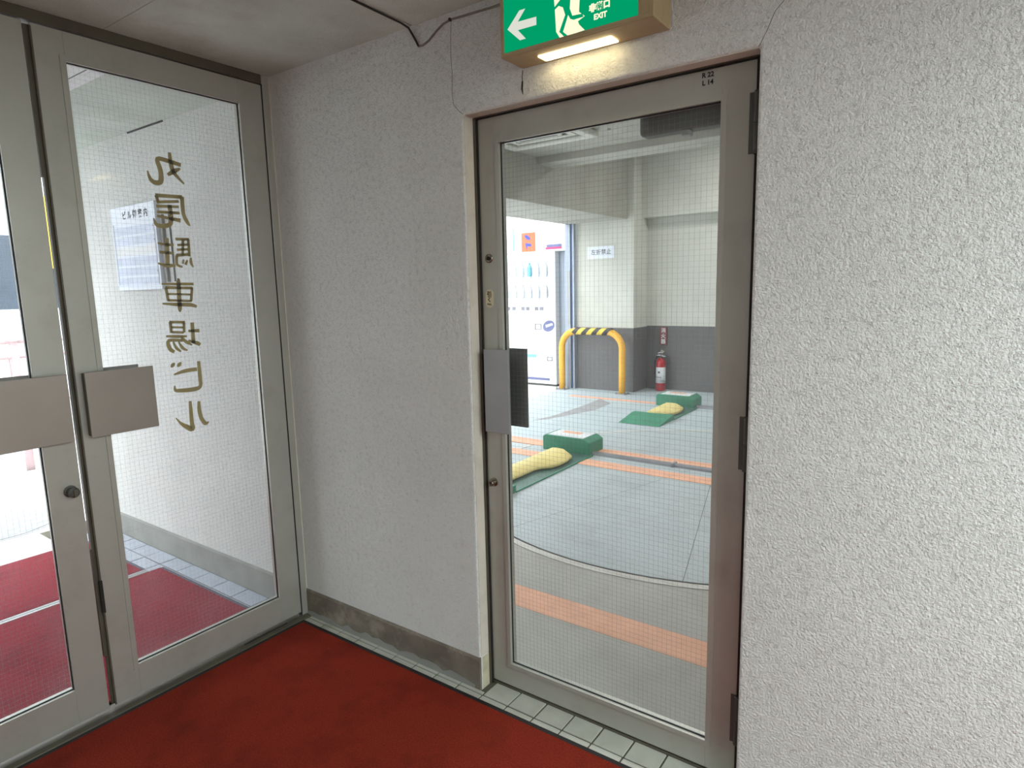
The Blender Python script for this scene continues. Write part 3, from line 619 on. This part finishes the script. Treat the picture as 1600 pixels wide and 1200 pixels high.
# cable along ceiling joint and wall
cb = empty('cable', (0.85, -0.05, 2.33), 'thin painted cable drooping from the ceiling joint to the exit sign', 'cable')
MB().tube([(0.823, -0.62, 2.368), (0.820, -0.30, 2.3665), (0.814, -0.05, 2.366), (0.812, -0.012, 2.362)], 0.0032, 6).build('cable_run', 'cabled', cb)
MB().tube([(0.812, -0.012, 2.362), (0.820, -0.006, 2.345), (0.836, -0.004, 2.318), (0.846, -0.004, 2.300), (0.852, -0.004, 2.2975)], [0.0035, 0.004, 0.004, 0.0038, 0.0035], 6).build('cable_run', 'cabled', cb)
MB().tube([(0.850, -0.004, 2.298), (0.868, -0.004, 2.297), (0.895, -0.004, 2.306), (0.925, -0.004, 2.325), (0.958, -0.004, 2.341), (0.991, -0.004, 2.346), (1.08, -0.004, 2.343), (1.18, -0.004, 2.340), (1.268, -0.004, 2.339)], 0.0032, 6).build('cable_run', 'cable', cb)
MB().lathe([(0.005, 0), (0.005, -0.008), (0.003, -0.009)], (0.991, -0.002, 2.346), 'y', 10).build('cable_clip', 'cabled', cb)

# ================================================================== PORCH THINGS
def porch_mat(name, x0, x1, y1, label):
    t = empty(name, ((x0+x1)/2, -1.0, 0.0), label, 'mat', 'red mats outside the entrance')
    MB().box(x0, x1, -2.6, y1-0.018, 0.0008, 0.009).build('pile', 'carpet2', t, bevel=0.002)
    MB().box(x0, x1, y1-0.018, y1, 0.0008, 0.007).build('edging', 'matedge', t, bevel=0.002)
porch_mat('porch_mat', -1.112, -0.075, -0.125, 'red mat just outside the entrance doors')
porch_mat('porch_mat', -1.915, -1.166, -0.195, 'red mat farther out, next to the bright pavement')
gr = empty('floor_rail', (-1.14, -1.2, 0), 'pale metal strip between the two red mats', 'strip')
MB().box(-1.162, -1.143, -2.6, -0.2, 0.0008, 0.008).build('rail', 'lightsteel', gr, bevel=0.001)
MB().box(-1.138, -1.118, -2.6, -0.2, 0.0008, 0.008).build('rail', 'lightsteel', gr, bevel=0.001)

ds = empty('directory_sign', (-1.26, 0.0, 1.75), 'white building directory board on the porch wall behind the lettering', 'sign')
bd = MB().box(-1.510, -1.013, -0.022, 0.0, 1.524, 1.972).build('board', 'whiteboard', ds, bevel=0.002)
frame_ring('inner_frame', -1.488, -1.030, 1.55, 1.885, 0.004, 'y', -0.0245, -0.021, 'whiteboard', ds)
text('sign_title', 'ビル御案内', 0.046, (-1.228, -0.0222, 1.920), (1, 0, 0), (0, 0, 1), 'ink', bd, 0.0011, 0.0002, spacing=1.62)
for j in range(6):
    z = 1.862-j*0.0545
    MB().box(-1.478, -1.040, -0.0235, -0.0215, z-0.042, z).build('name_strip', 'blurblue' if j != 2 else 'white', bd, bevel=0.0005)
for z in (1.850, 1.780, 1.620): MB().lathe([(0.004, 0), (0.004, -0.002), (0.002, -0.003)], (-1.038, -0.022, z), 'y', 8).build('screw', 'closer', bd)
MB().box(-0.985, -0.965, -0.014, 0.0, 1.56, 1.90).build('side_strip', 'basebd2', ds)
MB().box(-0.915, -0.907, -0.006, 0.0, 1.56, 1.90).build('side_strip', 'closer', ds)

# ================================================================== GARAGE THINGS
def parking_lock(dx, dy, ex, label):
    r = empty('parking_lock', (-0.43+dx, 2.6+dy, 0.0), label, 'parking lock', 'green and yellow parking locks')
    X, Y = dx, dy
    # base plate; ex = how much longer this one is on the near side
    MB().box(-0.530+X, -0.180+X, 2.40-ex+Y, 3.13+Y, 0.006, 0.012).build('base_plate', 'greend', r, bevel=0.003)
    MB().box(-0.182+X, -0.172+X, 2.40-ex+Y, 3.13+Y, 0.006, 0.018).build('edge_lip', 'green', r)
    MB().box(-0.540+X, -0.528+X, 2.40-ex+Y, 3.13+Y, 0.006, 0.040).build('edge_lip', 'green', r)
    # near ramp, a flat wedge
    MB().prism([(1.97-ex+Y, 0.006), (2.40-ex+Y, 0.006), (2.40-ex+Y, 0.062), (2.33-ex+Y, 0.062)], 'x', -0.652+X, -0.178+X).build('ramp', 'green', r, bevel=0.004)
    # motor box with chamfered top
    hb = MB(); x0, x1, y0, y1 = -0.690+X, -0.205+X, 3.116+Y, 3.385+Y
    prof = [(x0, 0.006), (x1, 0.006), (x1, 0.118), (x1-0.060, 0.150), (x0+0.025, 0.150), (x0, 0.130)]
    hb.prism(prof, 'y', y0, y1); bx = hb.build('motor_box', 'green', r, bevel=0.008, seg=2)
    lb = MB().box(x0+0.05, x1-0.070, y0+0.015, y1-0.02, 0.1495, 0.1512).build('notice_label', 'extlabel', bx)
    MB().box(x0+0.12, x1-0.17, y0+0.14, y1-0.05, 0.1510, 0.1518).build('label_print', 'orange', bx)
    MB().box(x0+0.33, x1-0.075, y0+0.03, y0+0.13, 0.1510, 0.1518).build('label_print', 'white', bx)
    # yellow flap: tapered bar with a swollen end near the box
    out = [(-0.505, 2.38-ex), (-0.335, 2.38-ex), (-0.332, 2.44), (-0.310, 2.50), (-0.250, 2.57), (-0.232, 2.66), (-0.236, 2.80), (-0.265, 2.92), (-0.33, 2.97), (-0.44, 2.985), (-0.505, 2.97)]
    b = MB(); lo = [b.bm.verts.new((p[0]+X, p[1]+Y, 0.020)) for p in out]
    cxm = -0.47
    md = [b.bm.verts.new((p[0]+X, p[1]+Y, 0.048 if p[1] > 2.5 else 0.042)) for p in out]
    tp = [b.bm.verts.new((cxm+(p[0]-cxm)*0.66+X, (2.7+(p[1]-2.7)*0.975)+Y, 0.084 if p[1] > 2.5 else 0.074)) for p in out]
    n = len(out)
    for A, B in ((lo, md), (md, tp)):
        for i in range(n): b.bm.faces.new((A[i], A[(i+1) % n], B[(i+1) % n], B[i]))
    b.bm.faces.new(tp); b.bm.faces.new(lo[::-1])
    b.build('flap', 'yellow', r, bevel=0.016, seg=3, smooth=True)
    return r
parking_lock(0, 0, 0.45, 'nearer green parking lock with a yellow flap behind the door glass')
parking_lock(0.05, 2.54, 0.0, 'farther green parking lock with a yellow flap near the extinguisher')
def conduit(y, x0, label):
    t = empty('floor_conduit', (x0, y, 0.004), label, 'pipe', 'conduits to the parking locks')
    MB().prism([(y-0.032, 0.004), (y+0.032, 0.004), (y+0.026, 0.022), (y+0.010, 0.034), (y-0.010, 0.034), (y-0.026, 0.022)], 'x', x0, 3.9).build('cover', 'greypipe', t, smooth=False)
    for i in range(3):
        x = x0+0.75+i*1.2
        MB().box(x-0.012, x+0.012, y-0.045, y+0.045, 0.004, 0.038).build('saddle_clip', 'greypipe', t, bevel=0.004)
conduit(3.185, -0.203, 'grey pipe cover on the floor beside the nearer parking lock')
conduit(5.74, -0.150, 'pale pipe on the floor beside the farther parking lock')

# yellow guard arch
gd = empty('guard_pipe', (-1.86, 6.23, 0), 'yellow arched guard pipe with black hazard stripes in front of the pier', 'barrier')
GA, GB, GT, gr_, rr = -2.335, -1.375, 0.862, 0.24, 0.047
pa = [(GA, 6.23, 0.006), (GA, 6.23, 0.3)]
pa += [(GA+gr_-gr_*math.cos(t), 6.23, GT-gr_+gr_*math.sin(t)) for t in [math.pi/2*k/8 for k in range(9)]]
pa += [(GB-gr_+gr_*math.sin(t), 6.23, GT-gr_+gr_*math.cos(t)) for t in [math.pi/2*k/8 for k in range(9)]]
pa += [(GB, 6.23, 0.3), (GB, 6.23, 0.006)]
MB().tube(pa, rr, 20).build('pipe', 'gyellow', gd, smooth=True)
def slant_band(x0, w, material):
    b = MB(); seg = 20; rings = []
    for xx in (x0, x0+w):
        rings.append([b.bm.verts.new((xx-0.045*math.sin(2*math.pi*k/seg)*-1, 6.23+(rr+0.002)*math.cos(2*math.pi*k/seg), GT+(rr+0.002)*math.sin(2*math.pi*k/seg))) for k in range(seg)])
    for k in range(seg): b.bm.faces.new((rings[0][k], rings[0][(k+1) % seg], rings[1][(k+1) % seg], rings[1][k]))
    return b.build('tape_band', material, gd)
for k in range(7): slant_band(-2.135+k*0.082, 0.082, 'tapek' if k % 2 == 0 else 'tapey')
for x in (GA, GB):
    ft = MB().box(x-0.08, x+0.08, 6.15, 6.31, 0.003, 0.012).build('foot_plate', 'lightsteel', gd, bevel=0.002)
    for sx in (-1, 1):
        for sy in (-1, 1): MB().lathe([(0.013, 0), (0.013, 0.012), (0.007, 0.013), (0.007, 0.026)], (x+sx*0.06, 6.23+sy*0.06, 0.012), 'z', 8).build('bolt', 'lightsteel', ft)

# fire extinguisher and its sign
fe = empty('fire_extinguisher', (-1.03, 6.76, 0), 'red fire extinguisher with white label standing in the wall niche', 'extinguisher')
MB().lathe([(0.060, 0.004), (0.066, 0.014), (0.066, 0.395), (0.060, 0.425), (0.040, 0.452), (0.022, 0.462), (0.022, 0.470)], (-1.03, 6.76, 0.0), 'z', 28).build('cylinder', 'red', fe, smooth=True)
MB().lathe([(0.0668, 0), (0.0668, 0.225)], (-1.03, 6.76, 0.115), 'z', 28).build('label_band', 'extlabel', fe, smooth=True)
MB().box(-1.045, -1.015, 6.691, 6.6935, 0.255, 0.285).build('label_print', 'closer', fe)
MB().box(-1.07, -0.99, 6.691, 6.6935, 0.200, 0.206).build('label_print', 'closer', fe)
vv = MB().lathe([(0.018, 0), (0.018, 0.03), (0.012, 0.035)], (-1.03, 6.76, 0.468), 'z', 14).build('valve', 'closer', fe)
MB().prism([(-1.09, 0.500), (-0.965, 0.486), (-0.960, 0.498), (-1.06, 0.520)], 'y', 6.748, 6.772).build('handle', 'lightsteel', vv)
MB().prism([(-1.07, 0.530), (-0.975, 0.560), (-0.972, 0.570), (-1.07, 0.545)], 'y', 6.750, 6.770).build('handle', 'lightsteel', vv)
MB().tube([(-1.01+0.018*math.cos(2*math.pi*k/12), 6.745, 0.560+0.018*math.sin(2*math.pi*k/12)) for k in range(13)], 0.004, 6).build('pull_ring', 'ivory', vv)
MB().tube([(-1.04, 6.755, 0.49), (-1.09, 6.75, 0.48), (-1.112, 6.75, 0.42), (-1.112, 6.75, 0.26), (-1.105, 6.75, 0.18)], 0.009, 8).build('hose', 'black', fe, smooth=True)
es = empty('extinguisher_sign', (-1.03, 6.89, 0.78), 'small dull red upright sign above the fire extinguisher', 'sign')
pb = MB().box(-1.098, -0.992, 6.872, 6.893, 0.640, 0.895).build('plate', 'redsign', es, bevel=0.002)
for i, ch in enumerate('消火器'):
    text('sign_character', ch, 0.072, (-1.045, 6.8718, 0.845-i*0.078), (1, 0, 0), (0, 0, 1), 'extlabel', pb, 0.0012, 0.0003)

# notice on the pier
ns = empty('notice_sign', (-1.80, 6.43, 1.95), 'small white notice with four black characters on the pier', 'sign')
np_ = MB().box(-2.012, -1.592, 6.418, 6.43, 1.876, 2.042).build('plate', 'whiteboard', ns, bevel=0.001)
text('notice_characters', '左折禁止', 0.078, (-1.795, 6.4178, 1.960), (1, 0, 0), (0, 0, 1), 'closer', np_, 0.001, 0.0003, spacing=1.05)

# shutter guide post on the pier edge
sg = empty('shutter_guide', (-2.28, 6.40, 0), 'tall blue grey shutter guide post beside the pier', 'shutter guide')
MB().box(-2.345, -2.262, 6.36, 6.43, 0.0, 2.378).build('post', 'guide', sg, bevel=0.003)
MB().box(-2.260, -2.228, 6.375, 6.43, 0.0, 2.378).build('slot', 'guided', sg)
MB().box(-2.228, -2.200, 6.36, 6.426, 0.0, 2.378).build('post', 'guide', sg, bevel=0.003)
MB().box(-2.31, -2.264, 6.352, 6.361, 0.95, 1.72).build('cover_strip', 'lightsteel', sg)
cp = empty('steel_column', (-2.47, 6.75, 0), 'blue grey steel column outside the garage opening next to the vending machine', 'column')
MB().box(-2.60, -2.36, 6.52, 6.90, 0.0, 2.9).build('shaft', 'guide', cp, bevel=0.004)
MB().box(-2.40, -2.33, 6.50, 6.53, 0.0, 0.10).build('foot_bracket', 'white', cp, bevel=0.004)

# vending machine seen through the opening
vm = empty('vending_machine', (-3.03, 6.75, 0), 'white vending machine with a printed top sign outside the garage opening', 'vending machine')
MB().box(-3.56, -2.54, 6.402, 6.50, 0.03, 2.012).build('front_panel', 'vmwhite', vm, bevel=0.006)
MB().box(-3.56, -2.54, 6.50, 7.10, 0.05, 2.012).build('body', 'vmwhite', vm, bevel=0.006)
ts = MB().box(-3.56, -2.356, 6.402, 6.50, 2.016, 2.41).build('top_sign', 'vmwhite', vm, bevel=0.004)
MB().box(-3.13, -2.88, 6.399, 6.402, 2.03, 2.31).build('printed_patch', 'salmon', ts)
MB().prism([(-3.06, 2.285), (-2.99, 2.255), (-2.965, 2.205), (-3.02, 2.205), (-3.07, 2.250)], 'y', 6.396, 6.399).build('printed_mark', 'blueink', ts)
MB().prism([(-3.06, 2.160), (-2.96, 2.145), (-2.95, 2.105), (-3.03, 2.110), (-3.02, 2.06), (-3.05, 2.10)], 'y', 6.396, 6.399).build('printed_mark', 'blueink', ts)
MB().box(-2.68, -2.425, 6.397, 6.402, 2.075, 2.115).build('printed_bar', 'violet', ts)
MB().box(-2.70, -2.425, 6.397, 6.402, 2.045, 2.075).build('printed_bar', 'magenta', ts)
MB().box(-3.29, -3.272, 6.398, 6.402, 2.06, 2.40).build('printed_bar', 'cyan', ts)
ww = MB().box(-3.48, -2.64, 6.398, 6.403, 1.26, 1.90).build('display_window', 'whiteboard', vm)
for i in range(6):
    x = -3.40+i*0.14
    for j, z in enumerate((1.66, 1.34)):
        MB().lathe([(0.030, 0), (0.033, 0.01), (0.033, 0.13), (0.015, 0.17), (0.015, 0.20)], (x, 6.37, z), 'z', 10).build('bottle', ('cyan' if (i, j) == (3, 0) else 'vmwhite'), ww)
for i, x in enumerate((-3.40, -3.30, -3.13, -3.04, -2.88, -2.79)):
    MB().box(x-0.03, x+0.03, 6.396, 6.402, 1.15, 1.20).build('price_button', 'greyprint', vm)
frame_ring('coin_panel', -2.915, -2.80, 0.855, 0.945, 0.012, 'y', 6.396, 6.402, 'greyprint', vm)
ov = [(-2.665+0.10*math.cos(2*math.pi*k/20)+0.02*math.sin(2*math.pi*k/20), 0.915+0.085*math.sin(2*math.pi*k/20)) for k in range(20)]
MB().prism(ov, 'y', 6.396, 6.402).build('oval_print', 'violet', vm)
MB().prism([(-2.72, 0.93), (-2.60, 0.96), (-2.59, 0.93), (-2.71, 0.89)], 'y', 6.394, 6.396).build('oval_print', 'extlabel', vm)
frame_ring('change_return', -2.705, -2.605, 0.385, 0.450, 0.012, 'y', 6.394, 6.402, 'greyprint', vm)
MB().box(-3.40, -2.90, 6.394, 6.402, 0.43, 0.475).build('dispenser_slot', 'cyan', vm)
MB().box(-3.45, -2.66, 6.392, 6.402, 0.085, 0.120).build('base_slot', 'violet', vm)
MB().box(-3.54, -2.56, 6.43, 7.08, -0.004, 0.05).build('base', 'closer', vm)

# ceiling cassette air conditioner
ac = empty('air_conditioner', (-0.85, 3.1, 2.86), 'square white cassette air conditioner on the garage ceiling', 'air conditioner')
b = MB(); oo = [(-1.26, 2.66), (-0.34, 2.66), (-0.34, 3.58), (-1.26, 3.58)]; ii = [(-1.16, 2.76), (-0.44, 2.76), (-0.44, 3.48), (-1.16, 3.48)]
V = [[b.bm.verts.new((p[0], p[1], z)) for p in q] for z in (2.795, 2.858) for q in (oo, ii)]
for k in range(4):
    q = (k+1) % 4
    b.bm.faces.new((V[0][k], V[0][q], V[1][q], V[1][k])); b.bm.faces.new((V[2][k], V[3][k], V[3][q], V[2][q]))
    b.bm.faces.new((V[0][k], V[2][k], V[2][q], V[0][q])); b.bm.faces.new((V[1][k], V[1][q], V[3][q], V[3][k]))
b.build('raised_frame', 'acwhite', ac, bevel=0.024, seg=4)
MB().box(-1.16, -0.44, 2.76, 3.48, 2.846, 2.858).build('recess', 'closer', ac)
for x0, x1, y0, y1 in ((-1.12, -0.48, 3.385, 3.44), (-0.535, -0.48, 2.80, 3.38), (-1.12, -1.065, 2.80, 3.38), (-1.12, -0.48, 2.78, 2.835)):
    MB().box(x0, x1, y0, y1, 2.815, 2.825).build('louvre', 'acwhite', ac, bevel=0.003)
gl_ = MB().box(-1.03, -0.57, 2.87, 3.34, 2.806, 2.846).build('grille', 'acwhite', ac, bevel=0.012)
for k in range(8): MB().box(-1.00, -0.60, 2.90+k*0.054, 2.925+k*0.054, 2.8045, 2.807).build('grille_slat', 'closer', gl_)

# ================================================================== STREET THINGS
fc = empty('street_fence', (-4.2, 0.5, 0), 'pale pink street fence with a round white knob beyond the porch', 'fence')
for i, y in enumerate((-1.76, 0.24, 2.24)):
    p = MB().tube([(-4.2, y, 0.0), (-4.2, y, 1.15)], 0.032, 12).build('post', 'fence', fc, smooth=True)
    MB().lathe([(0.03, 0), (0.055, 0.02), (0.066, 0.055), (0.055, 0.09), (0.02, 0.11)], (-4.2, y, 1.135), 'z', 16).build('knob', 'white', p, smooth=True)
for z in (1.13, 1.00, 0.60): MB().tube([(-4.2, -1.76, z), (-4.2, 2.24, z)], 0.016, 8).build('rail', 'fence', fc)
for k in range(27): MB().tube([(-4.2, -1.69+k*0.145, 0.60), (-4.2, -1.69+k*0.145, 1.0)], 0.008, 6).build('baluster', 'fence', fc)

mh = empty('manhole_cover', (-2.75, -0.35, 0), 'grey round cover in the bright pavement outside the left door', 'cover')
MB().lathe([(0.33, -0.004), (0.33, 0.0005), (0.30, 0.0015)], (-2.75, -0.42, 0.0), 'z', 36).build('lid', 'asphalt', mh)
MB().lathe([(0.36, -0.004), (0.36, -0.0015)], (-2.75, -0.42, 0.0), 'z', 36).build('ring', 'lightsteel', mh)

bl = empty('facade_building', (-10.5, 4, 0), 'pale building with dark windows across the street', 'building')
MB().box(-12.0, -10.0, -14, 34, -0.02, 7.5).build('wall', 'facade', bl)
MB().box(-10.06, -9.97, -14, 34, 1.24, 1.32).build('sill', 'white', bl)
for i in range(9):
    y = -9.0+i*2.6
    f = MB().box(-10.03, -9.985, y, y+2.3, 1.34, 2.50).build('window', 'fglass', bl)
    for k in (0.0, 1.13, 2.26): MB().box(-10.04, -9.96, y+k, y+k+0.04, 1.32, 2.52).build('mullion', 'closer', f)
    f2 = MB().box(-10.03, -9.985, y+0.3, y+2.0, 4.2, 5.6).build('window', 'fglass', bl)
MB().box(-10.05, -9.98, -14, 34, 2.95, 2.99).build('ledge', 'guide', bl)
ys_ = empty('street_sign', (-9.7, 2.7, 2.5), 'narrow yellow sign board seen through the gap between the entrance doors', 'sign')
MB().box(-9.78, -9.70, 2.42, 2.88, 1.98, 3.12).build('board', 'yellowsign', ys_, bevel=0.01)
MB().box(-9.979, -9.78, 2.60, 2.66, 2.955, 2.985).build('bracket', 'closer', ys_)
